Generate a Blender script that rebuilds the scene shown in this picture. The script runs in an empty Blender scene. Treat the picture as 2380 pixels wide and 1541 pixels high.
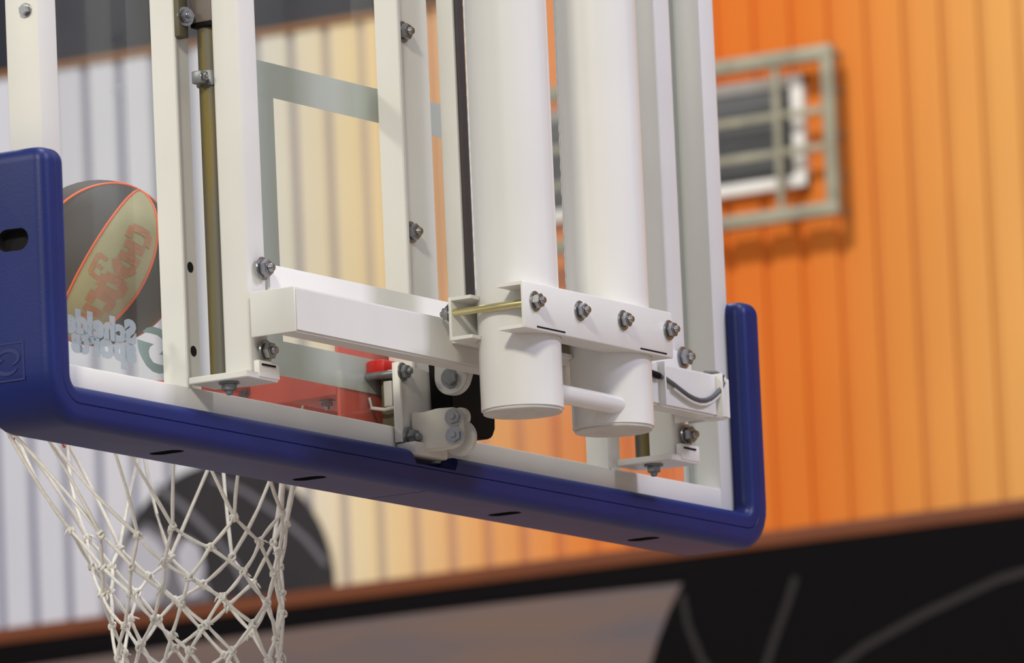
import bpy, bmesh, math, random
from mathutils import Vector, Matrix
random.seed(7)
sc = bpy.context.scene
col = sc.collection

# ------------------------------------------------------------------ camera, world, lights, exposure
cam_d = bpy.data.cameras.new('camera'); cam = bpy.data.objects.new('camera', cam_d); col.objects.link(cam)
sc.camera = cam
CF = Vector((0.84200, 0.51607, 0.15718)); CR = Vector((0.52794, -0.84817, -0.04333)); CU = Vector((-0.11096, -0.11947, 0.98662))
M4 = Matrix.Identity(4)
for i in range(3):
    M4[i][0] = CR[i]; M4[i][1] = CU[i]; M4[i][2] = -CF[i]
M4[0][3], M4[1][3], M4[2][3] = -12.3688, -7.8093, 0.7540
cam.matrix_world = M4
cam_d.sensor_width = 36; cam_d.lens = 363.03
cam_d.clip_end = 200
cam_d.dof.use_dof = True; cam_d.dof.focus_distance = 14.5; cam_d.dof.aperture_fstop = 10.0
cam_d.dof.aperture_blades = 0

world = bpy.data.worlds.new('hall_light'); sc.world = world; world.use_nodes = True
bg = world.node_tree.nodes['Background']
bg.inputs[0].default_value = (0.88, 0.90, 0.99, 1); bg.inputs[1].default_value = 0.46

def area(name, loc, target, size, power, color):
    d = bpy.data.lights.new(name, 'AREA'); d.shape = 'RECTANGLE'; d.size = size[0]; d.size_y = size[1]
    d.energy = power; d.color = color
    o = bpy.data.objects.new(name, d); col.objects.link(o); o.location = loc
    o.rotation_euler = (Vector(target) - Vector(loc)).to_track_quat('-Z', 'Y').to_euler()
    return o
area('hall_lamp_warm', (-8.4, -3.3, 7.8), (0, 0, 3), (1.0, 1.0), 470, (1.0, 0.955, 0.78))
area('fill_light_warm', (-8.5, 4.5, 7.6), (0, 0, 3), (1.2, 1.2), 230, (1.0, 0.955, 0.80))  # unseen warm fill, added to brighten left-facing sides behind the tubes
area('hall_lamp_cool', (2.5, -7.5, 8.6), (0, 0, 3), (1.6, 1.2), 400, (0.80, 0.78, 1.0))
area('hall_lamp_top', (0.5, -1.5, 9.5), (0, 0, 3), (1.2, 1.2), 190, (1.0, 0.97, 0.95))
area('hall_lamp_wall', (4.6, 6.0, 13.2), (12, 6.8, 5.3), (1.6, 1.0), 960, (1.0, 0.97, 0.95))
sc.view_settings.view_transform = 'Standard'; sc.view_settings.look = 'None'
sc.view_settings.exposure = 0.0; sc.view_settings.gamma = 1.0; sc.view_settings.use_curve_mapping = False

# ------------------------------------------------------------------ materials
def lin(c):
    return tuple(((v/255)/12.92 if v/255 <= .04045 else ((v/255+.055)/1.055)**2.4) for v in c)
def mat(name, rgb, rough=.5, metal=0, spec=.5, var=.06, scale=30, bump=0.0, bscale=200, coat=0):
    m = bpy.data.materials.new(name); m.use_nodes = True; nt = m.node_tree
    b = nt.nodes['Principled BSDF']; c = lin(rgb)
    tc = nt.nodes.new('ShaderNodeTexCoord')
    n = nt.nodes.new('ShaderNodeTexNoise'); n.inputs['Scale'].default_value = scale; n.inputs['Detail'].default_value = 4
    nt.links.new(tc.outputs['Object'], n.inputs['Vector'])
    r = nt.nodes.new('ShaderNodeValToRGB')
    r.color_ramp.elements[0].color = tuple(v*(1-var) for v in c)+(1,); r.color_ramp.elements[1].color = tuple(min(1, v*(1+var)) for v in c)+(1,)
    r.color_ramp.elements[0].position = .3; r.color_ramp.elements[1].position = .7
    nt.links.new(n.outputs[0], r.inputs[0]); nt.links.new(r.outputs[0], b.inputs['Base Color'])
    b.inputs['Roughness'].default_value = rough; b.inputs['Metallic'].default_value = metal
    b.inputs['Specular IOR Level'].default_value = spec
    b.inputs['Coat Weight'].default_value = coat
    if bump:
        n2 = nt.nodes.new('ShaderNodeTexNoise'); n2.inputs['Scale'].default_value = bscale
        bp = nt.nodes.new('ShaderNodeBump'); bp.inputs['Strength'].default_value = bump; bp.inputs['Distance'].default_value = .001
        nt.links.new(tc.outputs['Object'], n2.inputs['Vector']); nt.links.new(n2.outputs[0], bp.inputs['Height']); nt.links.new(bp.outputs[0], b.inputs['Normal'])
    return m
WHITE = mat('white_powder_coat', (226, 224, 219), .38, var=.025, scale=9, bump=.05)
TUBEW = mat('white_gloss_paint', (226, 224, 221), .24, var=.02, scale=6, coat=.2)
WORN = mat('worn_cream_paint', (218, 214, 204), .5, var=.05, scale=25, bump=.1)
GREYW = mat('worn_white_paint', (196, 194, 190), .5, var=.08, scale=25, bump=.1)
BLUE = mat('blue_rubber', (4, 27, 98), .45, var=.10, scale=14, bump=.12, bscale=260, spec=.42)
BLUED = mat('blue_rubber_emblem', (22, 36, 100), .45, var=.05)
BLACK = mat('matt_black', (9, 8, 9), .7, var=.2, spec=.2)
STRIP = mat('brown_grey_strip', (62, 54, 54), .6, var=.1)
HOLE = mat('hole_black', (6, 5, 8), .9, var=.1)  # black colour stands in for the shade inside holes and slots
STEEL = mat('zinc_steel', (170, 170, 172), .28, metal=1, var=.12, scale=60)
STEELD = mat('dull_steel', (138, 140, 142), .42, metal=.8, var=.15, scale=80)
YZINC = mat('yellow_zinc', (214, 204, 150), .25, metal=1, var=.06)
OLIVE = mat('olive_damper', (92, 86, 66), .6, var=.15)
SLEEVE = mat('bronze_grey_sleeve', (128, 118, 112), .5, metal=.3, var=.06)
RED = mat('red_enamel', (216, 74, 50), .42, var=.05)
RED2 = mat('bright_red_plastic', (200, 22, 12), .4, var=.05)
NET = mat('white_nylon_cord', (226, 223, 216), .8, var=.08, scale=150, bump=.5, bscale=500)
SEAM = mat('orange_seam', (244, 110, 60), .6, var=.05)
BALLD = mat('charcoal_ball_leather', (54, 52, 52), .62, var=.08, bump=.4, bscale=700)
BALLC = mat('cream_ball_leather', (176, 168, 126), .62, var=.05, bump=.4, bscale=700)
PRINT = mat('orange_ball_print', (190, 132, 92), .65, var=.08, scale=90)
CABLE = mat('grey_cable', (84, 86, 88), .45, var=.08)
MURB = mat('mural_black', (11, 8, 10), .85, var=.1, spec=.1)
MURS = mat('mural_seam_grey', (48, 44, 43), .8, var=.08, scale=5, spec=.15)
MURG = mat('mural_ball_grey', (52, 49, 50), .8, var=.10, scale=5, spec=.15)
MURL = mat('mural_light_grey', (176, 174, 180), .7, var=.10, scale=5)
MURM = mat('mural_mid_grey', (104, 101, 106), .7, var=.12, scale=5)
BROWN = mat('brown_orange_trim', (108, 54, 18), .55, var=.10, scale=4)
WINW = mat('white_window_frame', (222, 218, 208), .5)
BLIND = mat('grey_blind', (74, 70, 70), .5, var=.05)
WDARK = mat('dark_window_void', (20, 18, 22), .8)
GUARD = mat('weathered_grey_steel', (150, 146, 124), .6, metal=.1, var=.22, scale=11)
FLOORM = mat('maple_floor', (158, 146, 134), .35, var=.12, scale=3)
UPPER = mat('charcoal_upper_wall', (26, 27, 38), .6, var=.12, scale=5)

def wood_mural():
    m = mat('mural_court_print', (104, 92, 92), .7, var=.05, scale=3); nt = m.node_tree; b = nt.nodes['Principled BSDF']
    tc = nt.nodes.new('ShaderNodeTexCoord'); mp = nt.nodes.new('ShaderNodeMapping'); mp.inputs['Rotation'].default_value = (math.radians(52), 0, 0)
    mp.inputs['Scale'].default_value = (1, 1, 7)
    n = nt.nodes.new('ShaderNodeTexNoise'); n.inputs['Scale'].default_value = 1.6; n.inputs['Detail'].default_value = 3
    r = nt.nodes.new('ShaderNodeValToRGB'); r.color_ramp.elements[0].position = .35; r.color_ramp.elements[1].position = .68
    r.color_ramp.elements[0].color = lin((98, 88, 89))+(1,); r.color_ramp.elements[1].color = lin((114, 92, 80))+(1,)
    nt.links.new(tc.outputs['Object'], mp.inputs[0]); nt.links.new(mp.outputs[0], n.inputs['Vector']); nt.links.new(n.outputs[0], r.inputs[0]); nt.links.new(r.outputs[0], b.inputs['Base Color'])
    return m
COURT = wood_mural()

def gradient_mat(name, k=1.0, stops=None):
    """painted colour fade along the hall wall: white, cream, orange, tan (depends on the wall's length axis)"""
    m = bpy.data.materials.new(name); m.use_nodes = True; nt = m.node_tree; b = nt.nodes['Principled BSDF']
    g = nt.nodes.new('ShaderNodeNewGeometry'); s = nt.nodes.new('ShaderNodeSeparateXYZ'); mr = nt.nodes.new('ShaderNodeMapRange')
    mr.inputs['From Min'].default_value = 5.0; mr.inputs['From Max'].default_value = 9.0
    r = nt.nodes.new('ShaderNodeValToRGB'); cr = r.color_ramp
    stops = stops or [(5.0, (226, 178, 110)), (5.5, (225, 162, 88)), (5.85, (220, 140, 66)), (6.15, (218, 120, 46)), (6.6, (218, 112, 42)), (6.95, (224, 134, 66)), (7.25, (230, 166, 102)),
             (7.6, (232, 206, 156)), (7.85, (224, 214, 192)), (8.1, (208, 206, 208)), (9.0, (204, 204, 212))]
    cr.elements[0].position = 0; cr.elements[0].color = tuple(v*k for v in lin(stops[0][1]))+(1,)
    cr.elements[1].position = 1; cr.elements[1].color = tuple(v*k for v in lin(stops[-1][1]))+(1,)
    for y, c in stops[1:-1]:
        e = cr.elements.new((y-5)/4); e.color = tuple(v*k for v in lin(c))+(1,)
    nt.links.new(g.outputs['Position'], s.inputs[0]); nt.links.new(s.outputs['Y'], mr.inputs['Value'])
    nt.links.new(mr.outputs[0], r.inputs[0])
    n = nt.nodes.new('ShaderNodeTexNoise'); n.inputs['Scale'].default_value = 2.5
    mx = nt.nodes.new('ShaderNodeMix'); mx.data_type = 'RGBA'; mx.blend_type = 'MULTIPLY'; mx.inputs[0].default_value = .12
    nt.links.new(g.outputs['Position'], n.inputs['Vector']); nt.links.new(r.outputs[0], mx.inputs[6]); nt.links.new(n.outputs[0], mx.inputs[7])
    nt.links.new(mx.outputs[2], b.inputs['Base Color']); b.inputs['Roughness'].default_value = .85; b.inputs['Specular IOR Level'].default_value = .1
    return m
WALLP = gradient_mat('painted_wall_fade')
WALLB = gradient_mat('wall_groove_shaded', 1.0, [(5.0, (214, 166, 104)), (5.5, (208, 152, 84)), (5.85, (208, 134, 68)), (6.15, (216, 118, 46)), (6.6, (216, 112, 44)), (6.95, (204, 122, 74)), (7.25, (196, 144, 112)),
             (7.6, (184, 166, 150)), (7.85, (156, 150, 156)), (8.1, (134, 133, 148)), (9.0, (130, 130, 148))])  # groove shade put into colour: darker and greyer than panels at the white end

def glass_mat(name, tint):
    m = bpy.data.materials.new(name); m.use_nodes = True; nt = m.node_tree
    for n in list(nt.nodes): nt.nodes.remove(n)
    o = nt.nodes.new('ShaderNodeOutputMaterial'); t = nt.nodes.new('ShaderNodeBsdfTransparent'); g = nt.nodes.new('ShaderNodeBsdfGlossy')
    d = nt.nodes.new('ShaderNodeBsdfDiffuse')
    f = nt.nodes.new('ShaderNodeFresnel'); f.inputs[0].default_value = 1.5; mx = nt.nodes.new('ShaderNodeMixShader'); m2 = nt.nodes.new('ShaderNodeMixShader')
    nz = nt.nodes.new('ShaderNodeTexNoise'); nz.inputs['Scale'].default_value = 6; tc = nt.nodes.new('ShaderNodeTexCoord')
    mr = nt.nodes.new('ShaderNodeMapRange'); mr.inputs['To Min'].default_value = .01; mr.inputs['To Max'].default_value = .05
    t.inputs[0].default_value = tint+(1,); g.inputs['Roughness'].default_value = .08; d.inputs[0].default_value = (.75, .75, .74, 1)
    nt.links.new(tc.outputs['Object'], nz.inputs['Vector']); nt.links.new(nz.outputs[0], mr.inputs['Value'])
    ge = nt.nodes.new('ShaderNodeNewGeometry'); sb = nt.nodes.new('ShaderNodeMath'); sb.operation = 'SUBTRACT'; sb.inputs[0].default_value = 1
    mu = nt.nodes.new('ShaderNodeMath'); mu.operation = 'MULTIPLY'
    nt.links.new(ge.outputs['Backfacing'], sb.inputs[1]); nt.links.new(sb.outputs[0], mu.inputs[0]); nt.links.new(f.outputs[0], mu.inputs[1])
    nt.links.new(mu.outputs[0], mx.inputs[0]); nt.links.new(t.outputs[0], mx.inputs[1]); nt.links.new(g.outputs[0], mx.inputs[2])
    nt.links.new(mr.outputs[0], m2.inputs[0]); nt.links.new(mx.outputs[0], m2.inputs[1]); nt.links.new(d.outputs[0], m2.inputs[2])
    nt.links.new(m2.outputs[0], o.inputs[0]); return m
GLASS = glass_mat('clear_glass', (.97, .985, .975))
def frost_mat(name, rgb, opac):
    m = bpy.data.materials.new(name); m.use_nodes = True; nt = m.node_tree
    for n in list(nt.nodes): nt.nodes.remove(n)
    o = nt.nodes.new('ShaderNodeOutputMaterial'); t = nt.nodes.new('ShaderNodeBsdfTransparent'); d = nt.nodes.new('ShaderNodeBsdfDiffuse'); tr = nt.nodes.new('ShaderNodeBsdfTranslucent')
    a = nt.nodes.new('ShaderNodeMixShader'); b = nt.nodes.new('ShaderNodeMixShader'); a.inputs[0].default_value = .35; b.inputs[0].default_value = opac
    c = lin(rgb)+(1,); d.inputs[0].default_value = c; tr.inputs[0].default_value = c
    nt.links.new(d.outputs[0], a.inputs[1]); nt.links.new(tr.outputs[0], a.inputs[2]); nt.links.new(t.outputs[0], b.inputs[1]); nt.links.new(a.outputs[0], b.inputs[2])
    nt.links.new(b.outputs[0], o.inputs[0]); return m
FROST = frost_mat('frosted_band', (222, 226, 220), .88)
FROSTL = frost_mat('frosted_lettering', (200, 208, 218), .66)
FROSTG = frost_mat('frosted_logo', (166, 188, 190), .82)

# ------------------------------------------------------------------ helpers
def link(name, me, m, parent=None, smooth=35):
    o = bpy.data.objects.new(name, me); col.objects.link(o)
    if m and not me.materials: me.materials.append(m)
    if smooth:
        me.shade_smooth(); me.set_sharp_from_angle(angle=math.radians(smooth))
    if parent: place(o, parent)
    return o
def place(o, parent):
    o.parent = parent
    p = parent; off = Vector((0, 0, 0))
    while p: off += p.location; p = p.parent
    o.location = o.location - off
def mesh_from(bm, name):
    me = bpy.data.meshes.new(name); bmesh.ops.recalc_face_normals(bm, faces=bm.faces); bm.to_mesh(me); bm.free(); return me
def add_box(bm, x0, x1, y0, y1, z0, z1, bev=0, seg=2):
    t = bmesh.new(); bmesh.ops.create_cube(t, size=1)
    for v in t.verts: v.co = Vector(((x0+x1)/2+v.co.x*(x1-x0), (y0+y1)/2+v.co.y*(y1-y0), (z0+z1)/2+v.co.z*(z1-z0)))
    if bev: bmesh.ops.bevel(t, geom=t.edges[:], offset=bev, segments=seg, affect='EDGES', profile=.5, clamp_overlap=True)
    me = bpy.data.meshes.new('t'); t.to_mesh(me); t.free(); bm.from_mesh(me); bpy.data.meshes.remove(me)
def box(name, b, m, parent=None, bev=.0015, seg=2):
    bm = bmesh.new(); add_box(bm, *b, bev=bev, seg=seg); return link(name, mesh_from(bm, name), m, parent)
def add_cyl(bm, a, b, r, seg=24, r2=None, bev=0):
    a = Vector(a); b = Vector(b); d = b-a
    t = bmesh.new(); bmesh.ops.create_cone(t, cap_ends=True, segments=seg, radius1=r, radius2=r if r2 is None else r2, depth=d.length)
    if bev: bmesh.ops.bevel(t, geom=[e for e in t.edges if abs(e.verts[0].co.z-e.verts[1].co.z) < 1e-6], offset=bev, segments=2, affect='EDGES')
    mt = Matrix.Translation((a+b)/2) @ d.to_track_quat('Z', 'Y').to_matrix().to_4x4()
    bmesh.ops.transform(t, matrix=mt, verts=t.verts[:])
    me = bpy.data.meshes.new('t'); t.to_mesh(me); t.free(); bm.from_mesh(me); bpy.data.meshes.remove(me)
def cyl(name, a, b, r, m, parent=None, seg=24, r2=None, bev=0):
    bm = bmesh.new(); add_cyl(bm, a, b, r, seg, r2, bev); return link(name, mesh_from(bm, name), m, parent)
def add_tube(bm, pts, r, seg=8, cap=True):
    pts = [Vector(p) for p in pts]; n = len(pts); rings = []; up = Vector((0.123, .31, .95)).normalized()
    for i, p in enumerate(pts):
        t = (pts[min(i+1, n-1)]-pts[max(i-1, 0)]).normalized()
        s = t.cross(up)
        if s.length < .1: s = t.cross(Vector((1, 0, 0)))
        s.normalize(); u = s.cross(t)
        rr = r[i] if isinstance(r, (list, tuple)) else r
        rings.append([bm.verts.new(p + rr*(math.cos(k*2*math.pi/seg)*s+math.sin(k*2*math.pi/seg)*u)) for k in range(seg)])
    for i in range(n-1):
        for k in range(seg):
            bm.faces.new((rings[i][k], rings[i][(k+1) % seg], rings[i+1][(k+1) % seg], rings[i+1][k]))
    if cap: bm.faces.new(rings[0]); bm.faces.new(rings[-1][::-1])
def tube(name, pts, r, m, parent=None, seg=8):
    bm = bmesh.new(); add_tube(bm, pts, r, seg); return link(name, mesh_from(bm, name), m, parent, 60)
def prism(name, pts, axis, a, b, m, parent=None, bev=0, smooth=35):
    """2D outline extruded from a to b along axis; pts are the two other coordinates in xyz order"""
    bm = bmesh.new()
    def P(p, t):
        return {'x': (t, p[0], p[1]), 'y': (p[0], t, p[1]), 'z': (p[0], p[1], t)}[axis]
    lo = [bm.verts.new(P(p, a)) for p in pts]; hi = [bm.verts.new(P(p, b)) for p in pts]
    bm.faces.new(lo); bm.faces.new(hi[::-1]); n = len(pts)
    for i in range(n): bm.faces.new((lo[i], lo[(i+1) % n], hi[(i+1) % n], hi[i]))
    bmesh.ops.recalc_face_normals(bm, faces=bm.faces)
    if bev: bmesh.ops.bevel(bm, geom=bm.edges[:], offset=bev, segments=2, affect='EDGES', clamp_overlap=True)
    bmesh.ops.triangulate(bm, faces=[f for f in bm.faces if len(f.verts) > 4])
    return link(name, mesh_from(bm, name), m, parent, smooth)
def empty(name, loc, label, cat, group=None):
    o = bpy.data.objects.new(name, None); col.objects.link(o); o.location = loc; o.empty_display_size = .1
    tag(o, label, cat, group); return o
def tag(o, label, cat, group=None):
    o['label'] = label; o['category'] = cat
    if group: o['group'] = group
    return o
def struct(o): o['kind'] = 'structure'; return o
_bolts = {}
def bolt(parent, loc, d, r=.009, name='bolt', m=None, tip=True):
    """washer, hexagonal nut, domed threaded end, pointing along d"""
    key = (round(r, 4), tip, m.name if m else '')
    if key not in _bolts:
        bm = bmesh.new()
        add_cyl(bm, (0, 0, 0), (0, 0, r*.25), r*1.45, 20, bev=r*.08)
        add_cyl(bm, (0, 0, r*.25), (0, 0, r*1.15), r*1.08, 6, bev=r*.12)
        if tip: add_cyl(bm, (0, 0, r*1.1), (0, 0, r*1.75), r*.55, 14, r2=r*.45, bev=r*.1)
        me = mesh_from(bm, 'bolt'); me.materials.append(m or STEEL); me.shade_smooth(); me.set_sharp_from_angle(angle=math.radians(30)); _bolts[key] = me
    o = bpy.data.objects.new(name, _bolts[key]); col.objects.link(o)
    o.location = loc; q = Vector(d).to_track_quat('Z', 'Y'); o.rotation_mode = 'QUATERNION'
    o.rotation_quaternion = q @ __import__('mathutils').Quaternion((0, 0, 1), random.uniform(0, 1))
    place(o, parent); return o
def cut(o, cutters):
    for c in cutters:
        md = o.modifiers.new('b', 'BOOLEAN'); md.operation = 'DIFFERENCE'; md.object = c; md.solver = 'EXACT'
    bpy.context.view_layer.update()
    dg = bpy.context.evaluated_depsgraph_get(); me = bpy.data.meshes.new_from_object(o.evaluated_get(dg), preserve_all_data_layers=True, depsgraph=dg)
    o.modifiers.clear(); o.data = me
    for c in cutters: bpy.data.objects.remove(c)
    me.shade_smooth(); me.set_sharp_from_angle(angle=math.radians(35))

# ------------------------------------------------------------------ hall: floor and far side wall
struct(box('floor', (-16, 14, -14, 20, -.1, 0), FLOORM, bev=0))
WX = 12.0
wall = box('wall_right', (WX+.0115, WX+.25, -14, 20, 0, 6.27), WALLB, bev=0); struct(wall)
box('upper_panel', (WX+.02, WX+.25, -14, 20, 6.27, 10.5), UPPER, wall, bev=0)
# ribbed cladding: flat raised panels with tapered sides, each one a piece
P = .1183; y0 = 8.773-.1183*38
pw = .0440
pm = None
for k in range(58):
    yc = y0 + P*(k+.5)
    if pm is None:
        pts = [(0, -pw), (0, pw), (.012, pw+.003), (.012, -pw-.003)]
        o = prism('wall_panel', [(p[0], p[1]) for p in pts], 'z', 0, 1.625, WALLP); pm = o.data
    else:
        o = bpy.data.objects.new('wall_panel', pm); col.objects.link(o)
    o.location = (WX, yc, 4.645); place(o, wall)
struct(box('trim_1', (WX-.012, WX+.035, 2, 12, 4.604, 4.648), BROWN, bev=.003))
struct(box('trim_2', (WX-.006, WX+.035, 2, 12, 4.50, 4.604), MURB, bev=.002))
struct(box('trim_3', (WX-.012, WX+.035, 2, 12, 6.256, 6.270), mat('tan_trim', (158, 104, 48), .6, var=.1, scale=4), bev=.003))
# lower wall print, its top edge bows down a little under the black band
pts = [(2, 3.0), (12, 3.0)] + [(12-i*.25, 4.530+.012*math.cos(i*.35)) for i in range(41)]
box('lower_panel', (WX+.0, WX+.035, 2, 12, 3.0, 4.6), MURB, wall, bev=0)
o = prism('court_print', pts[:2]+[(y, z) for y, z in pts[2:]], 'x', WX-.010, WX+.001, COURT); place(o, wall)

def disc_pts(cy, cz, r, zmin=-9, zmax=99, n=72):
    out = []
    for i in range(n):
        a = 2*math.pi*i/n; y = cy+r*math.cos(a); z = min(max(cz+r*math.sin(a), zmin), zmax)
        if not out or (abs(out[-1][0]-y)+abs(out[-1][1]-z)) > 1e-5: out.append((y, z))
    return out
def ribbon(pts, w):
    """flat strip outline along a polyline (y,z), width w or list of widths"""
    L, Rr = [], []
    for i, p in enumerate(pts):
        a = Vector(pts[max(i-1, 0)]); b = Vector(pts[min(i+1, len(pts)-1)]); t = (b-a).normalized(); nrm = Vector((-t.y, t.x))
        ww = w[i] if isinstance(w, list) else w
        L.append(tuple(Vector(p)+nrm*ww/2)); Rr.append(tuple(Vector(p)-nrm*ww/2))
    return L+Rr[::-1]
# big black basketball of the mural
mb = empty('mural_basketball', (WX, 5.85, 4.0), 'huge black painted basketball at the lower right of the hall wall', 'mural')
prism('ball_disc', disc_pts(5.82, 3.98, .955, zmax=4.57), 'x', WX-.020, WX-.0105, MURB, mb)
prism('seam_line', ribbon([(6.235, 4.51), (6.27, 4.43), (6.31, 4.35), (6.345, 4.27), (6.37, 4.1), (6.37, 3.8)], .022), 'x', WX-.023, WX-.019, MURS, mb)
prism('seam_line', ribbon([(5.36, 4.47), (5.60, 4.435), (5.84, 4.365), (6.03, 4.295), (6.13, 4.24), (6.25, 4.1)], .024), 'x', WX-.023, WX-.019, MURS, mb)
prism('seam_line', ribbon([(6.60, 4.50), (6.585, 4.41), (6.545, 4.31), (6.48, 4.22), (6.38, 4.1)], .020), 'x', WX-.0225, WX-.019, MURS, mb)
# smaller grey basketball standing on the brown trim
ms = empty('mural_basketball', (WX, 8.13, 4.65), 'grey half basketball print on the white ribbed wall behind the net', 'mural')
prism('ball_disc', [p for p in disc_pts(8.13, 4.66, .382, zmin=4.649)], 'x', WX-.012, WX-.002, MURG, ms)
prism('pale_patch', [(8.505, 4.65), (8.50, 4.72), (8.485, 4.80), (8.44, 4.86), (8.37, 4.90), (8.31, 4.86), (8.255, 4.83), (8.20, 4.76), (8.17, 4.70), (8.16, 4.65)], 'x', WX-.015, WX-.011, MURM, ms)
prism('pale_patch', [(8.49, 4.66), (8.478, 4.76), (8.43, 4.845), (8.375, 4.875), (8.33, 4.84), (8.30, 4.79), (8.31, 4.72), (8.345, 4.66)], 'x', WX-.018, WX-.014, MURL, ms)
prism('pale_patch', [(8.268, 4.80), (8.235, 4.84), (8.19, 4.81), (8.175, 4.74), (8.20, 4.67), (8.24, 4.67), (8.262, 4.73)], 'x', WX-.018, WX-.014, MURL, ms)
prism('seam_line', ribbon([(8.33, 5.0), (8.24, 4.93), (8.15, 4.84), (8.07, 4.74), (8.03, 4.66)], .018), 'x', WX-.0165, WX-.011, MURM, ms)
prism('seam_line', ribbon([(8.14, 5.0), (8.03, 4.95), (7.92, 4.87), (7.83, 4.79), (7.765, 4.71)], .015), 'x', WX-.0165, WX-.011, MURM, ms)

# window and its steel guard
wy0, wy1, wz0, wz1 = 6.137, 7.20, 5.588, 5.905
win = struct(box('window_1', (WX-.016, WX+.02, wy0+.03, wy1-.03, wz0+.03, wz1-.03), WDARK, bev=0))
bm = bmesh.new()
add_box(bm, WX-.030, WX+.01, wy0, wy1, wz0, wz0+.034, .004); add_box(bm, WX-.030, WX+.01, wy0, wy1, wz1-.034, wz1, .004)
add_box(bm, WX-.0295, WX+.01, wy0, wy0+.040, wz0, wz1, .004); add_box(bm, WX-.0295, WX+.01, wy1-.04, wy1, wz0, wz1, .004)
link('window_frame', mesh_from(bm, 'window_frame'), WINW, win)
for k in range(3):
    z = wz0+.05+k*.088
    box('blind_slat', (WX-.024, WX-.018, wy0+.04, wy1-.04, z, z+.052), BLIND, win, bev=.001)
box('pane', (WX-.028, WX-.0265, wy0+.035, wy1-.035, wz0+.03, wz1-.03), GLASS, win, bev=0)
gx = WX-.085
gd = empty('window_guard', (WX, 6.6, 5.49), 'weathered grey steel guard cage over the high window on the orange wall', 'window guard')
box('guard_frame', (gx, gx+.03, 6.010, 7.27, 5.922, 5.962), GUARD, gd, bev=.003)
box('guard_frame', (gx, gx+.03, 6.010, 7.27, 5.487, 5.525), GUARD, gd, bev=.003)
box('guard_frame', (gx+.001, gx+.029, 6.008, 6.046, 5.495, 5.955), GUARD, gd, bev=.003)
box('guard_frame', (gx+.001, gx+.029, 7.238, 7.272, 5.495, 5.955), GUARD, gd, bev=.003)
for y in (6.195, 6.63, 7.06): box('guard_bar', (gx+.008, gx+.018, y-.011, y+.011, 5.51, 5.94), GUARD, gd, bev=.002)
for z in (5.683, 5.786): box('guard_bar', (gx+.018, gx+.026, 6.03, 7.25, z-.010, z+.010), GUARD, gd, bev=.002)
for y in (6.028, 6.62, 7.25):
    for z in (5.502, 5.60, 5.72, 5.84, 5.946):
        if 5.55 < z < 5.9 and abs(y-6.62) < .1: continue
        cyl('mounting_pin', (gx+.02, y, z), (WX+.002, y, z), .007, GUARD, gd, 10)

# ------------------------------------------------------------------ backboard
bb = empty('backboard', (0, 0, 2.9), 'clear glass basketball backboard in a white steel frame seen from behind', 'backboard')
FY0, FY1 = -.052, -.0125
ZT = 3.95
box('side_post', (-.912, -.866, FY0, .002, 2.90, ZT), WHITE, bb, .003)
box('side_post', (.868, .912, FY0, .002, 2.90, ZT), WHITE, bb, .003)
box('bottom_rail', (-.868, .870, FY0+.0005, FY1, 2.9005, 2.943), WHITE, bb, .003)
box('top_rail', (-.868, .870, FY0+.0005, FY1, 3.907, 3.9495), WHITE, bb, .003)
def channel(name, x0, x1, z0, z1, parent, lip=.006):
    """upright with folded lips: two narrow flanges standing off a web"""
    pts = [(x0, FY1), (x1, FY1), (x1, FY0+.007), (x0+lip+.018, FY0+.007), (x0+lip+.010, FY0+.006), (x0+lip+.004, FY0+.0035), (x0+lip, FY0), (x0, FY0)]
    return prism(name, pts, 'z', z0, z1, WHITE, parent, bev=.0012)
channel('upright', -.576, -.530, 2.94, 3.91, bb)
channel('upright', .546, .590, 2.94, 3.91, bb)
channel('upright', .010, .102, 2.94, 3.91, bb, .008)
box('upright', (.118, .150, -.078, -.05, 2.94, 3.91), WHITE, bb, .003)
box('dark_strip', (.121, .140, -.084, -.0785, 3.04, 3.91), STRIP, bb, .002)  # dark brown-grey strip along the rear face of this upright
for z in (3.114, 2.996): cyl('bolt_hole', (-.5475, -.0440, z), (-.5475, -.0456, z), .0075, HOLE, bb, 16)
for z in (3.526, 3.233, 3.80): bolt(bb, (.032, -.0455, z), (0, -1, 0), .011)
bolt(bb, (-.912, -.033, 3.428), (-1, 0, 0), .007, tip=False)
bolt(bb, (-.562, -.062, 3.464), (-.5, -1, 0), .0095)
box('clip_plate', (-.574, -.550, -.060, -.034, 3.435, 3.52), OLIVE, bb, .002)
gl = box('glass_pane', (-.8655, .8675, -.012, 0, 2.905, 3.945), GLASS, bb, bev=0)
def rect_frame(name, x0, x1, z0, z1, w, y, m, parent, e=.0006, wb=None):
    bm = bmesh.new(); wb = wb or w
    add_box(bm, x0, x1, y, y+e, z0, z0+wb); add_box(bm, x0, x1, y, y+e, z1-w, z1)
    add_box(bm, x0, x0+w, y, y+e, z0+wb, z1-w); add_box(bm, x1-w, x1, y, y+e, z0+wb, z1-w)
    return link(name, mesh_from(bm, name), m, parent, 0)
rect_frame('target_square', -.296, .296, 2.999, 3.449, .050, .0008, FROST, gl)
rect_frame('border_line', -.8650, .8670, 2.906, 3.944, .016, .0008, FROST, gl, wb=.046)
LOG1 = [(-0.6032, 3.0226), (-0.5902, 3.03), (-0.5761, 3.0328), (-0.5595, 3.0319), (-0.5445, 3.0273), (-0.5366, 3.0195), (-0.5361, 3.0062), (-0.5383, 2.9946), (-0.5481, 2.9947), (-0.5633, 2.9957), (-0.5517, 3.0029), (-0.5498, 3.0102), (-0.5535, 3.0176), (-0.5657, 3.0218), (-0.5824, 3.0226)]
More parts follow.
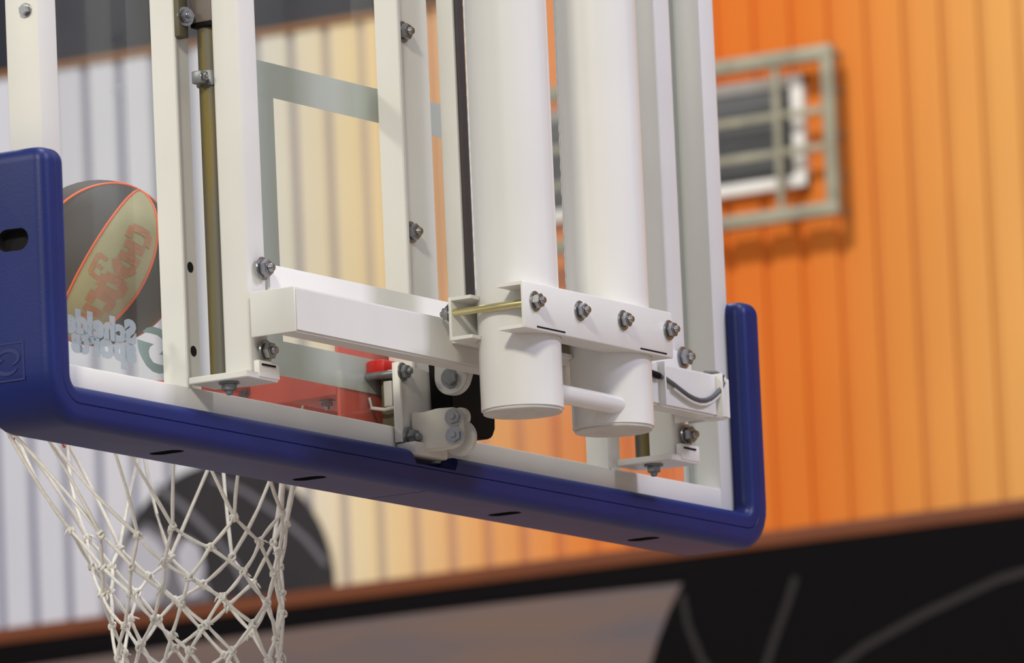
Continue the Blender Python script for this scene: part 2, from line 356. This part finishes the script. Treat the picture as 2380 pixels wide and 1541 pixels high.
LOG2 = [(-0.6164, 3.0106), (-0.6013, 3.0095), (-0.5764, 3.008), (-0.5865, 3.003), (-0.5904, 2.9963), (-0.5881, 2.9887), (-0.5796, 2.9822), (-0.5657, 2.9809), (-0.5393, 2.9811), (-0.5381, 2.9777), (-0.5497, 2.9709), (-0.5639, 2.9678), (-0.5804, 2.9691), (-0.5966, 2.976), (-0.607, 2.9858), (-0.6134, 2.9937), (-0.6163, 3.0028)]
prism('logo_swoosh', LOG1, 'y', .0008, .0016, FROSTG, gl, smooth=0)
prism('logo_swoosh', LOG2, 'y', .0008, .0016, FROSTG, gl, smooth=0)
def text_mesh(body, size, ext=.0004, bold=.0):
    cu = bpy.data.curves.new('t', 'FONT'); cu.body = body; cu.size = size; cu.extrude = ext; cu.offset = bold; cu.resolution_u = 3
    o = bpy.data.objects.new('t', cu); col.objects.link(o); bpy.context.view_layer.update()
    dg = bpy.context.evaluated_depsgraph_get(); me = bpy.data.meshes.new_from_object(o.evaluated_get(dg)); bpy.data.objects.remove(o)
    me.materials.clear(); return me
def glass_text(body, x, z, size, width):
    me = text_mesh(body, size, .0004, .0030)
    w = max(v.co.x for v in me.vertices); k = width/w
    for v in me.vertices:
        v.co = Vector((-v.co.x*k, v.co.z, v.co.y))
    o = link('lettering', me, FROSTL, None, 0); o.location = (x, .0012, z); place(o, gl); return o
glass_text('Schelde', -.621, 3.004, .043, .176)
glass_text('sports', -.623, 2.978, .047, .158)

# ------------------------------------------------------------------ padding
pad = empty('edge_padding', (0, 0, 2.85), 'dark blue rubber edge padding wrapped around the bottom of the backboard', 'padding')
def pad_profile():
    """(n outward from the frame edge, y) closed, rounded on the camera side"""
    pts = [(-.004, .012), (-.004, .030), (.030, .034)]; IL = -.008
    for a in range(0, 91, 15): pts.append((.040+.008*math.cos(math.radians(90-a)) - .0, .026+.008*math.sin(math.radians(90-a))))
    for a in range(0, 91, 15):
        r = .017; pts.append((.048-r+r*math.cos(math.radians(-a)), -.083+r+r*math.sin(math.radians(-a))))
    pts += [(.018, -.083), (.0172, -.0815), (.0162, -.083)]
    for a in range(90, 181, 15):
        r = .013; pts.append((IL+r+r*math.cos(math.radians(-a)), -.083+r+r*math.sin(math.radians(-a))))
    pts += [(IL, -.0535), (.0, -.0535), (.0, .012)]
    return pts
def sweep_pad():
    prof = pad_profile(); bm = bmesh.new(); HX, Z0, ZTP = .911, 2.899, 3.230; rings = []
    path = []   # (x, z, nx, nz, scale of n)
    top = []
    for s in (.0, .35, .7, .9, 1.0): top.append((-HX, ZTP-.018*(1-math.sin(math.acos(1-s))) if s < 1 else ZTP-.018, s))
    # left leg from the top down, rounded top made by shrinking the profile
    K = 6
    for i in range(K+1):
        a = math.pi/2*i/K; path.append((-HX, ZTP-.020*(1-math.cos(a)), -1, 0, .55+.45*math.sin(a)))
    for z in (3.1, 3.0, 2.95): path.append((-HX, z, -1, 0, 1))
    R0 = .022
    for i in range(0, 7):
        a = math.radians(180+15*i); path.append((-HX+R0+R0*math.cos(a), Z0+R0+R0*math.sin(a), math.cos(a), math.sin(a), 1))
    for x in (-.6, -.3, -.01, .01, .3, .6): path.append((x, Z0, 0, -1, 1))
    for i in range(0, 7):
        a = math.radians(270+15*i); path.append((HX-R0+R0*math.cos(a), Z0+R0+R0*math.sin(a), math.cos(a), math.sin(a), 1))
    for z in (2.95, 3.0, 3.1): path.append((HX, z, 1, 0, 1))
    for i in range(K, -1, -1):
        a = math.pi/2*i/K; path.append((HX, ZTP-.020*(1-math.cos(a)), 1, 0, .55+.45*math.sin(a)))
    cn, cy = .020, -.025
    for (x, z, nx, nz, s) in path:
        ring = []
        for n, y in prof:
            yy = cy+(y-cy)*(.55+.45*s if s < 1 else 1) if s < 1 else y
            nn = cn+(n-cn)*s
            if s < 1: yy = cy+(y-cy)*(.75+.25*(s-.55)/.45)
            ring.append(bm.verts.new((x+nx*nn, yy, z+nz*nn)))
        rings.append(ring)
    n = len(prof)
    for i in range(len(rings)-1):
        for k in range(n): bm.faces.new((rings[i][k], rings[i][(k+1) % n], rings[i+1][(k+1) % n], rings[i+1][k]))
    f1 = bm.faces.new(rings[0]); f2 = bm.faces.new(rings[-1][::-1])
    bmesh.ops.triangulate(bm, faces=[f1, f2]); bmesh.ops.remove_doubles(bm, verts=bm.verts[:], dist=1e-6)
    return link('pad_body', mesh_from(bm, 'pad_body'), BLUE)
pb = sweep_pad()
pb.data.materials.append(HOLE)
def slot_cutter(c, axis, lu, lv, depth):
    """stadium with long half-length lu along Y, half-width lv"""
    pts = []
    for i in range(24):
        a = 2*math.pi*i/24; u = lv*math.cos(a)+(lu-lv)*(1 if math.cos(a) > 0 else -1); pts.append((u, lv*math.sin(a)))
    if axis == 'z': o = prism('c', [(p[1]+c[0], p[0]+c[1]) for p in pts], 'z', c[2]-depth, c[2]+depth, HOLE)
    else: o = prism('c', [(p[0]+c[1], p[1]+c[2]) for p in pts], 'x', c[0]-depth, c[0]+depth, HOLE)
    return o
cs = [slot_cutter((x, -.027, 2.850), 'z', .026, .014, .012) for x in (-.597, -.235, .286, .675)]
cs.append(slot_cutter((-.958, -.030, 3.105), 'x', .0255, .0155, .016))
cs.append(slot_cutter((.958, -.030, 3.105), 'x', .0255, .0155, .016))
cs.append(prism('c', [(-.052, 2.96), (-.050, 2.905), (-.038, 2.886), (.066, 2.886), (.078, 2.905), (.080, 2.96)], 'y', -.10, -.045, BLUE))
cs.append(box('c', (-.0012, .0012, -.095, .05, 2.84, 2.852), HOLE, bev=0))
cut(pb, cs); place(pb, pad)
for x in (-.597, -.235, .286, .675):
    cyl('slot_recess', (x, -.027, 2.8625), (x, -.027, 2.8605), .0135, HOLE, pad, 20)
# raised square emblem with a curved letter on the left end face
em = rect_frame('emblem', -.038+.0, .012, 2.912, 2.965, .0022, 0, BLUED, None, .0012)
for v in em.data.vertices: v.co = Vector((-.9598+v.co.y, v.co.x-.004, v.co.z))
place(em, pad)
def yz(pts): return [(y, z) for y, z in pts]
def arc(cy, cz, ry, rz, a0, a1, n=14): return [(cy+ry*math.cos(math.radians(a0+(a1-a0)*i/n)), cz+rz*math.sin(math.radians(a0+(a1-a0)*i/n))) for i in range(n+1)]
def taper(n, w): return [w*(.35+.65*math.sin(math.pi*min(1, max(0, i/(n-1))))) for i in range(n)]
for P in (arc(-.016, 2.944, .017, .0105, 20, 250), arc(-.014, 2.933, .017, .0105, 70, -160)):
    prism('emblem_letter', ribbon(P, taper(len(P), .0062)), 'x', -.9602, -.958, BLUED, pad, bev=.0004)

# ------------------------------------------------------------------ carriage frame behind the board
fr = empty('carriage_frame', (0, -.14, 2.95), 'white steel carriage frame with a long box beam bolted behind the backboard', 'frame')
for x0, x1, yy in ((-.548, -.500, 0), (.588, .634, 0)):
    box('carriage_post', (x0, x1, -.1395, -.095, 2.955, 3.93), WHITE, fr, .005, 3)
    L = x0-.028
    pts = [(L, -.054), (L+.012, -.054), (x1, -.118), (x1+.004, -.146), (x0-.010, -.146), (L, -.075)]
    prism('foot_plate', [(L, -.054), (x1-.010, -.054), (x1+.004, -.100), (x1+.004, -.150), (L, -.150)], 'z', 2.945, 2.9545, WHITE, fr, bev=.001)
    box('foot_lug', (x1-.046, x1+.006, -.152, -.142, 2.948, 2.972), WHITE, fr, .002)
    bolt(fr, (x0-.004, -.105, 2.9445), (0, 0, -1), .010, m=STEELD)
    bolt(fr, (x1-.018, -.1445, 3.103), (0, -1, 0), .0115)
    bolt(fr, (x1-.018, -.1445, 2.987), (0, -1, 0), .0115)
    box('dark_gap', (x1-.040, x1-.006, -.1535, -.150, 2.9645, 2.967), BLACK, fr, 0)
box('mounting_plate', (-.499, .640, -.145, -.139, 3.017, 3.112), WHITE, fr, .0015)
prism('box_beam', [(-.219, 3.0025), (-.183, 3.0025), (-.180, 3.0150), (-.1455, 3.0165), (-.1455, 3.0655), (-.219, 3.0655)], 'x', -.5515, .620, WHITE, fr, bev=.003)
box('end_plate', (-.5545, -.5500, -.2192, -.1455, 3.0022, 3.0657), WHITE, fr, .002)
box('weld_cap', (.616, .6245, -.217, -.148, 3.0045, 3.0635), WHITE, fr, .002)

# ------------------------------------------------------------------ support tubes with clamp
ar = empty('support_tubes', (0, -.31, 2.92), 'pair of thick white round support tubes clamped by a bolted channel', 'support')
TY, TR = -.312, .0585; TX = (-.117, .129); ZB = 2.925
for x in TX:
    bm = bmesh.new(); add_cyl(bm, (x, TY, ZB), (x, TY, 4.6), TR, 64, bev=.0025)
    t = link('round_tube', mesh_from(bm, 'round_tube'), TUBEW, ar)
    cyl('end_cap', (x, TY, ZB-.0025), (x, TY, ZB+.001), TR*.955, GREYW, t, 48, bev=.0008)
    # weld seam running up the flank
    a = math.radians(131); pts = []; rr = []
    for i in range(150):
        z = 3.10+i*.005
        w = math.sin(i*1.7)*.5+random.random()*.7
        pts.append((x+(TR+.0002)*math.cos(a), TY+(TR+.0002)*math.sin(a), z)); rr.append(.0012+.0008*w)
    bm = bmesh.new(); add_tube(bm, pts, rr, 6); link('weld_seam', mesh_from(bm, 'weld_seam'), TUBEW, t, 60)
cyl('tie_bar', (TX[0]+.02, -.343, 2.953), (TX[1]-.02, -.343, 2.953), .0135, TUBEW, ar, 24)
def edge1(x):
    y = -.279
    for c in TX:
        if abs(x-c) < TR+.0006: y = max(y, TY+math.sqrt(max(0, (TR+.0006)**2-(x-c)**2)))
    return y
def edge2(x):
    y = -.336
    for c in TX:
        if abs(x-c) < TR+.0006: y = min(y, TY-math.sqrt(max(0, (TR+.0006)**2-(x-c)**2)))
    return y
def flange(x0, x1, yb, ef, z0, z1):
    N = 96; xs = [x0+(x1-x0)*i/N for i in range(N+1)]; bm = bmesh.new()
    lo, hi, lo2, hi2 = [], [], [], []
    for x in xs:
        e = ef(x); lo.append(bm.verts.new((x, yb, z0))); hi.append(bm.verts.new((x, yb, z1))); lo2.append(bm.verts.new((x, e, z0))); hi2.append(bm.verts.new((x, e, z1)))
    for i in range(N):
        bm.faces.new((lo[i], lo[i+1], lo2[i+1], lo2[i])); bm.faces.new((hi[i], hi2[i], hi2[i+1], hi[i+1]))
        bm.faces.new((lo2[i], lo2[i+1], hi2[i+1], hi2[i])); bm.faces.new((lo[i], hi[i], hi[i+1], lo[i+1]))
    bm.faces.new((lo[0], lo2[0], hi2[0], hi[0])); bm.faces.new((lo[-1], hi[-1], hi2[-1], lo2[-1]))
    return bm
def clamp(x0, x1, yweb0, yweb1, yb, ef, z0, z1, t=.0055):
    ch = box('clamp_channel', (x0, x1, yweb0, yweb1, z0, z1), WHITE, ar, .0022)
    for a, b in ((z0+.0006, z0+t), (z1-t, z1-.0006)):
        bm = flange(x0+.0006, x1-.0006, yb, ef, a, b); link('flange', mesh_from(bm, 'flange'), WHITE, ch, 30)
    return ch
c1 = clamp(-.190, .190, -.2460, -.2405, -.2435, edge1, 3.0265, 3.0890)
box('spacer', (-.150, .160, -.2400, -.2195, 3.030, 3.060), WHITE, ar, .001)
c2 = clamp(-.212, .192, -.380, -.3745, -.3775, edge2, 3.027, 3.094)
for a, b in ((-.180, -.105), (.100, .172)): box('weld_slot', (a, b, -.3808, -.3795, 3.0305, 3.0325), BLACK, c2, 0)
for x in (-.183, -.063, .055, .181):
    bolt(ar, (x, -.380, 3.067), (0, -1, 0), .0100)
    cyl('threaded_rod', (x, -.376, 3.067), (x, -.240, 3.067), .0055, YZINC, ar, 14)
bolt(ar, (-.183, -.2400, 3.067), (0, 1, 0), .009)

# ------------------------------------------------------------------ lifting rods
def lift_rod(x, label, zc):
    r = empty('lift_rod', (x, -.078, 2.955), label, 'rod', 'steel rods beside the carriage posts')
    bm = bmesh.new(); add_cyl(bm, (x, -.078, 2.956), (x, -.078, 4.2), .0160, 24); link('rod_shaft', mesh_from(bm, 'rod_shaft'), RODM, r)
    box('pipe_sleeve', (x-.021, x+.021, -.097, -.060, 3.455, 3.80), SLEEVE, r, .005)
    box('sleeve_gasket', (x-.020, x+.020, -.096, -.061, 3.449, 3.4555), BLACK, r, .002)
    cyl('pipe_clamp', (x, -.078, zc-.0105), (x, -.078, zc+.0105), .0195, STEELD, r, 32, bev=.001)
    box('clamp_ear', (x-.036, x-.012, -.086, -.070, zc-.010, zc+.008), STEELD, r, .002)
    bolt(r, (x-.030, -.086, zc-.001), (0, -1, 0), .005, m=STEEL)
    return r
def rod_mat():
    m = mat('stained_zinc_rod', (110, 102, 82), .55, metal=.3, var=.2, scale=20); nt = m.node_tree; b = nt.nodes['Principled BSDF']
    tc = nt.nodes.new('ShaderNodeTexCoord'); mp = nt.nodes.new('ShaderNodeMapping'); mp.inputs['Scale'].default_value = (1, 1, .03)
    n = nt.nodes.new('ShaderNodeTexNoise'); n.inputs['Scale'].default_value = 85; r = nt.nodes.new('ShaderNodeValToRGB')
    r.color_ramp.elements[0].position = .38; r.color_ramp.elements[1].position = .62
    r.color_ramp.elements[0].color = lin((98, 96, 90))+(1,); r.color_ramp.elements[1].color = lin((122, 106, 50))+(1,)
    nt.links.new(tc.outputs['Object'], mp.inputs[0]); nt.links.new(mp.outputs[0], n.inputs['Vector']); nt.links.new(n.outputs[0], r.inputs[0]); nt.links.new(r.outputs[0], b.inputs['Base Color'])
    return m
RODM = rod_mat()
lift_rod(-.528, 'stained grey-brown steel rod with a small pipe clamp, left of the box beam', 3.377)
r2 = lift_rod(.612-.002, 'stained steel rod mostly hidden behind the right white support tube', 3.377)

# ------------------------------------------------------------------ centre bracket and black block
br = empty('rim_bracket', (.02, -.06, 2.92), 'small worn white steel bracket with bolts below the middle of the beam', 'bracket')
prism('back_plate', [(-.046, 2.918), (.052, 2.918), (.098, 2.945), (.088, 3.022), (.070, 3.026), (-.046, 3.034)], 'y', -.064, -.055, GREYW, br, bev=.0015)
box('edge_flange', (-.0475, -.0415, -.066, -.0535, 2.918, 3.034), WHITE, br, .0015)
prism('lower_box', [(-.066, 2.906), (-.130, 2.905), (-.142, 2.910), (-.146, 2.920), (-.146, 2.952), (-.138, 2.9625), (-.110, 2.964), (-.085, 2.961), (-.066, 2.9635)], 'x', -.022, .000, WORN, br, bev=.002)
prism('lower_web', [(-.066, 2.920), (-.100, 2.912), (-.100, 2.930), (-.066, 2.945)], 'x', .001, .006, GREYW, br, bev=.001)
prism('round_lug', disc_pts(-.136, 2.920, .026, n=32), 'x', -.006, .002, GREYW, br, bev=.001)
prism('upper_tab', disc_pts(-.139, 2.949, .0145, n=24), 'x', -.0075, .001, GREYW, br, bev=.001)
bolt(br, (-.0225, -.139, 2.9475), (-1, -.35, 0), .0092)
bolt(br, (-.0225, -.139, 2.921), (-1, -.35, 0), .0092)
bolt(br, (-.037, -.0645, 3.020), (0, -1, 0), .0095, m=STEELD)
bolt(br, (-.029, -.0665, 2.925), (0, -1, 0), .0115, m=STEELD)
box('ledge', (-.045, .040, -.088, -.054, 2.898, 2.9175), GREYW, br, .003)
cyl('pivot_pin', (-.030, -.058, 3.021), (-.030, .0, 3.021), .006, STEELD, br, 14)
tube('wire_spring', [(-.034, -.056, 2.972), (-.034, -.03, 2.970), (-.032, -.008, 2.975), (-.03, -.002, 2.99)], .0028, GREYW, br)
box('tension_strap', (-.028, -.024, -.040, -.026, 2.975, 3.012), GREYW, br, .001)
box('damper_block', (-.020, .090, -.054, -.016, 2.925, 3.028), OLIVE, br, .003)
hl = empty('hanging_lug', (.01, -.12, 3.01), 'white eye lug with a bolt hanging under the box beam', 'lug')
prism('lug_plate', [(-.093, 3.034), (-.092, 3.012)]+[(-.120+.028*math.cos(math.radians(a)), 3.011+.026*math.sin(math.radians(a))) for a in range(-10, -171, -12)]+[(-.150, 3.012), (-.160, 3.034)], 'x', .004, .018, GREYW, hl, bev=.0015)
bolt(hl, (.004, -.121, 3.009), (-1, -.3, 0), .0105, m=STEELD, tip=False)
dm = empty('black_block', (.10, -.08, 2.94), 'black rounded block beside the worn white bracket', 'black_block')  # plain black block, one corner rounded, grey plate behind its edge
pts = [(.030, 3.045), (.034, 2.965), (.046, 2.935), (.128, 2.9355), (.141, 2.940), (.149, 2.952), (.150, 2.970), (.150, 3.045)]
prism('black_body', pts, 'y', -.102, -.066, BLACK, dm, bev=.002)
pts2 = [(.099, 3.045), (.099, 2.945), (.105, 2.9285), (.132, 2.9285), (.147, 2.934), (.1565, 2.948), (.158, 2.970), (.158, 3.045)]
prism('grey_backing', pts2, 'y', -.0655, -.0535, GREYW, dm, bev=.002)

# ------------------------------------------------------------------ rim, net, ball
rim = empty('basketball_hoop', (0, .375, 3.035), 'red steel basketball rim and mount seen through the glass', 'rim')
RZ, RYC, RR = 3.019, .378, .234
bm = bmesh.new(); pts = [(RR*math.cos(2*math.pi*i/96), RYC+RR*math.sin(2*math.pi*i/96), RZ) for i in range(97)]
add_tube(bm, pts, .009, 14, cap=False); bmesh.ops.remove_doubles(bm, verts=bm.verts[:], dist=1e-4)
link('ring', mesh_from(bm, 'ring'), RED, rim, 60)
box('mount_plate', (-.098, .098, .003, .009, 2.925, 3.078), RED, rim, .001)
prism('bracket_side', [(.009, 2.990), (.090, 2.988), (.215, 2.993), (.262, 3.022), (.262, 3.036), (.009, 3.039)], 'x', -.098, -.092, RED, rim, bev=.0006)
prism('bracket_side', [(.009, 2.990), (.090, 2.988), (.215, 2.993), (.262, 3.022), (.262, 3.036), (.009, 3.039)], 'x', .092, .098, RED, rim, bev=.0006)
prism('top_flange', [(-.098, .009), (.098, .009), (.098, .19), (.04, .155), (-.04, .155), (-.098, .19)], 'z', 3.034, 3.040, RED, rim, bev=.0006)
box('bottom_plate', (-.092, .092, .012, .10, 2.990, 2.994), RED, rim, .0006)
bolt(rim, (-.060, .050, 2.990), (0, 0, -1), .008); bolt(rim, (.06, .05, 2.990), (0, 0, -1), .008)
bolt(rim, (-.0985, .165, 3.012), (-1, 0, 0), .006, m=STEELD)
o = box('release_cap', (-.030, .030, -.030, .0025, 3.020, 3.045), RED2, rim, .006)

NK = 12
net = empty('basketball_net', (0, RYC, RZ), 'white knotted cord net hanging from the rim below the padding', 'net')
view_r = Vector((.5279, -.8482, 0)).normalized()
prof_r = [(0, .228), (.10, .188), (.17, .158), (.215, .140), (.26, .130), (.30, .124), (.345, .119), (.39, .117), (.43, .116)]
def net_pt(theta, d, jit=0.0):
    for i in range(len(prof_r)-1):
        if prof_r[i][0] <= d <= prof_r[i+1][0]:
            t = (d-prof_r[i][0])/(prof_r[i+1][0]-prof_r[i][0]); r = prof_r[i][1]*(1-t)+prof_r[i+1][1]*t; break
    else: r = prof_r[-1][1]
    s = max(0, d/.30); sh = .044*min(1, s)**1.3
    c = Vector((0, RYC, RZ-d)) + view_r*sh
    rnd = random.Random(int(theta*1000)+int(d*10000)); j = Vector((rnd.uniform(-1, 1), rnd.uniform(-1, 1), rnd.uniform(-1, 1)))*jit
    return c + Vector((math.cos(theta)*r, math.sin(theta)*r, 0)) + j
rows = [0, .183, .226, .266, .305, .344, .384, .425]
def knot_pos(k, row):
    th = 2*math.pi*(k % (2*NK))/(2*NK)+.18
    return net_pt(th + .95*rows[row] + (.10*math.sin(3*th) if row else 0), rows[row] + (.016*math.sin(2*th+1.3+row*.4) if 0 < row < 7 else 0), .0045 if row else 0)
def cord_curve(pts, r, sub=5):
    out = []
    for a, b in zip(pts[:-1], pts[1:]):
        mid = (a+b)/2; L = (b-a).length; rnd = random.Random(int(mid.x*1e4)+int(mid.z*1e4)); off = Vector((rnd.uniform(-1, 1), rnd.uniform(-1, 1), -.6))*L*.045
        for i in range(sub):
            t = i/sub; out.append(a.lerp(b, t)+off*4*t*(1-t))
    out.append(pts[-1]); return out
for k in range(NK):
    for d in (1, -1):
        pts = []
        kk = 2*k
        for row in range(len(rows)):
            pts.append(knot_pos(kk, row)); kk += d if row >= 0 else 0
        pts[0] = pts[0]+Vector((0, 0, -.012))
        c = cord_curve(pts, .003)
        bm = bmesh.new(); add_tube(bm, c, [.0027*(1+.13*math.sin(i*1.9)) for i in range(len(c))], 7)
        link('cord', mesh_from(bm, 'cord'), NET, net, 60)
km = None
for row in range(1, len(rows)):
    for k in range(NK):
        p = knot_pos(2*k+(row % 2), row)
        if km is None:
            bm = bmesh.new(); N = 34
            q = [Vector((.0038*math.sin(2*math.pi*i/N*2), .0033*math.cos(2*math.pi*i/N*3), .0046*math.sin(2*math.pi*i/N*3))) for i in range(N+1)]
            add_tube(bm, q, .0023, 6); add_tube(bm, [(-.004, -.003, .002), (-.009, -.002, -.002), (-.012, .001, -.007)], [.0022, .0016, .0008], 5)
            km = mesh_from(bm, 'knot'); km.materials.append(NET); km.shade_smooth()
        o = bpy.data.objects.new('knot', km); col.objects.link(o); o.location = p
        o.rotation_euler = (random.uniform(-.6, .6), random.uniform(-.6, .6), random.uniform(0, 6.28)); place(o, net)
for k in range(NK):
    th = 2*math.pi*(2*k)/(2*NK)+.18; p = Vector((RR*math.cos(th), RYC+RR*math.sin(th), RZ))
    bm = bmesh.new(); add_tube(bm, [p+Vector((.006*math.cos(a)*math.cos(th), .006*math.cos(a)*math.sin(th), -.012+.007*math.sin(a))) for a in [i*math.pi/5 for i in range(11)]], .0018, 6)
    link('net_hook', mesh_from(bm, 'net_hook'), RED, rim, 60)

# ball
BC = Vector((-.149, .3735, 3.220)); BR = .1195
ball = empty('basketball', BC, 'charcoal and cream basketball with orange seams dropping into the rim behind the glass', 'ball')
# pole of the seams points up and to the right as seen from behind the board
ax = (CR*.495+CU*.867).normalized(); toc = -CF.copy(); sx = (CR*.867-CU*.495).normalized()
def bp(lat, lon, r): # lon 0 faces back along the view, growing to sx
    return ax*math.sin(lat)*r + (toc*math.cos(lon)+sx*math.sin(lon))*math.cos(lat)*r
# seam layout belongs to the ball, eight lunes
lons = [-51, -7, 38, 97, 129, 173, 218, 247]
def lune(l0, l1, m):
    bm = bmesh.new(); NA, NB = 24, 8; g = []
    for i in range(NA+1):
        lat = math.radians(-90+180*i/NA); g.append([bm.verts.new(bp(lat, math.radians(l0+(l1-l0)*j/NB), BR)) for j in range(NB+1)])
    for i in range(NA):
        for j in range(NB): bm.faces.new((g[i][j], g[i][j+1], g[i+1][j+1], g[i+1][j]))
    bmesh.ops.remove_doubles(bm, verts=bm.verts[:], dist=1e-6)
    me = bpy.data.meshes.new('ball_panel'); bm.normal_update()
    for f in bm.faces:
        if f.normal.dot(f.calc_center_median()) < 0: f.normal_flip()
    bm.to_mesh(me); bm.free()
    o = bpy.data.objects.new('ball_panel', me); me.materials.append(m); me.shade_smooth(); col.objects.link(o); o.parent = ball; return o
for i in range(8):
    l0 = lons[i]; l1 = lons[(i+1) % 8]
    if l1 < l0: l1 += 360
    lune(l0, l1, BALLC if i in (1, 5) else BALLD)
for l in lons:
    bm = bmesh.new(); add_tube(bm, [bp(math.radians(-90+180*i/40), math.radians(l), BR*.999) for i in range(41)], .0022, 6)
    o = bpy.data.objects.new('seam', mesh_from(bm, 'seam')); o.data.materials.append(SEAM); o.data.shade_smooth(); col.objects.link(o); o.parent = ball
# blurred, unreadable orange lettering printed on the cream panel
def patch(name, pts2):
    bm = bmesh.new(); vs = [bm.verts.new(bp(math.radians(a), math.radians(b), BR*1.003)) for a, b in pts2]; bm.faces.new(vs)
    bmesh.ops.triangulate(bm, faces=bm.faces[:]); bmesh.ops.subdivide_edges(bm, edges=bm.edges[:], cuts=2)
    for v in bm.verts: v.co = v.co.normalized()*BR*1.004
    o = bpy.data.objects.new(name, mesh_from(bm, name)); o.data.materials.append(PRINT); col.objects.link(o); o.parent = ball
def stroke(a0, b0, a1, b1, w):
    d = Vector((a1-a0, b1-b0)).normalized(); n = Vector((-d.y, d.x))*w/2; a = Vector((a0, b0)); b = Vector((a1, b1))
    return [tuple(a+n), tuple(b+n), tuple(b-n), tuple(a-n)]
lat = 36
for g in range(7):
    L0 = lat-g*13.5; b0, b1 = 12-g*.6, 29-g*.8
    kinds = [[(0, 0, 0, 1), (0, 0, 1, 0), (0, 1, 1, 1)], [(0, 0, 0, 1), (0, .5, 1, .5), (1, 0, 1, 1)], [(0, 0, 1, .5), (1, .5, 0, 1), (.5, .2, .5, .8)], [(0, 0, 0, 1), (0, 1, 1, 1), (1, 0, 1, 1), (0, 0, 1, 0)]]
    for (u0, v0, u1, v1) in kinds[g % 4]:
        patch('ball_print', stroke(L0-u0*9, b0+(b1-b0)*v0, L0-u1*9, b0+(b1-b0)*v1, 6.0))
for a0, b0, a1, b1 in ((6, -1, -8, 0), (6, -1, 5, 6), (-8, 0, -9, 7), (-1, 2, -2, 6)): patch('ball_print', stroke(a0, b0, a1, b1, 3))

# ------------------------------------------------------------------ cable on the beam
cb = [(.370, -.2235, 3.047), (0.395, -.2245, 3.0455), (0.427, -0.2245, 3.042), (.450, -.2245, 3.036), (0.469, -0.2245, 3.030), (.488, -.2245, 3.0245), (0.504, -0.2245, 3.0215), (.523, -.2245, 3.020), (0.541, -0.2245, 3.022), (.558, -.2245, 3.0275), (0.573, -0.2245, 3.035), (.586, -.2245, 3.044), (0.594, -0.2245, 3.054), (0.596, -0.2235, 3.063), (.590, -.216, 3.0685), (.580, -.20, 3.0695)]
cab = empty('cable', (.37, -.224, 3.05), 'thin grey cable drooping across the right end of the box beam', 'cable')
tube('cable_run', cb, .0036, CABLE, cab, 10)
tube('cable_run', [(x, y, z-.0062) for x, y, z in cb[3:12]], .0022, TUBEW, cab, 8)
tube('black_sleeve', [(.372, -.2245, 3.0468), (.396, -.2245, 3.0455), (.410, -.2245, 3.0440)], .0050, BLACK, cab, 10)
box('cable_tie', (.418, .4215, -.2300, -.1455, 3.0015, 3.0665), WHITE, cab, .0005)
box('cable_tie', (.582, .5855, -.2292, -.1455, 3.0015, 3.0665), WHITE, cab, .0005)
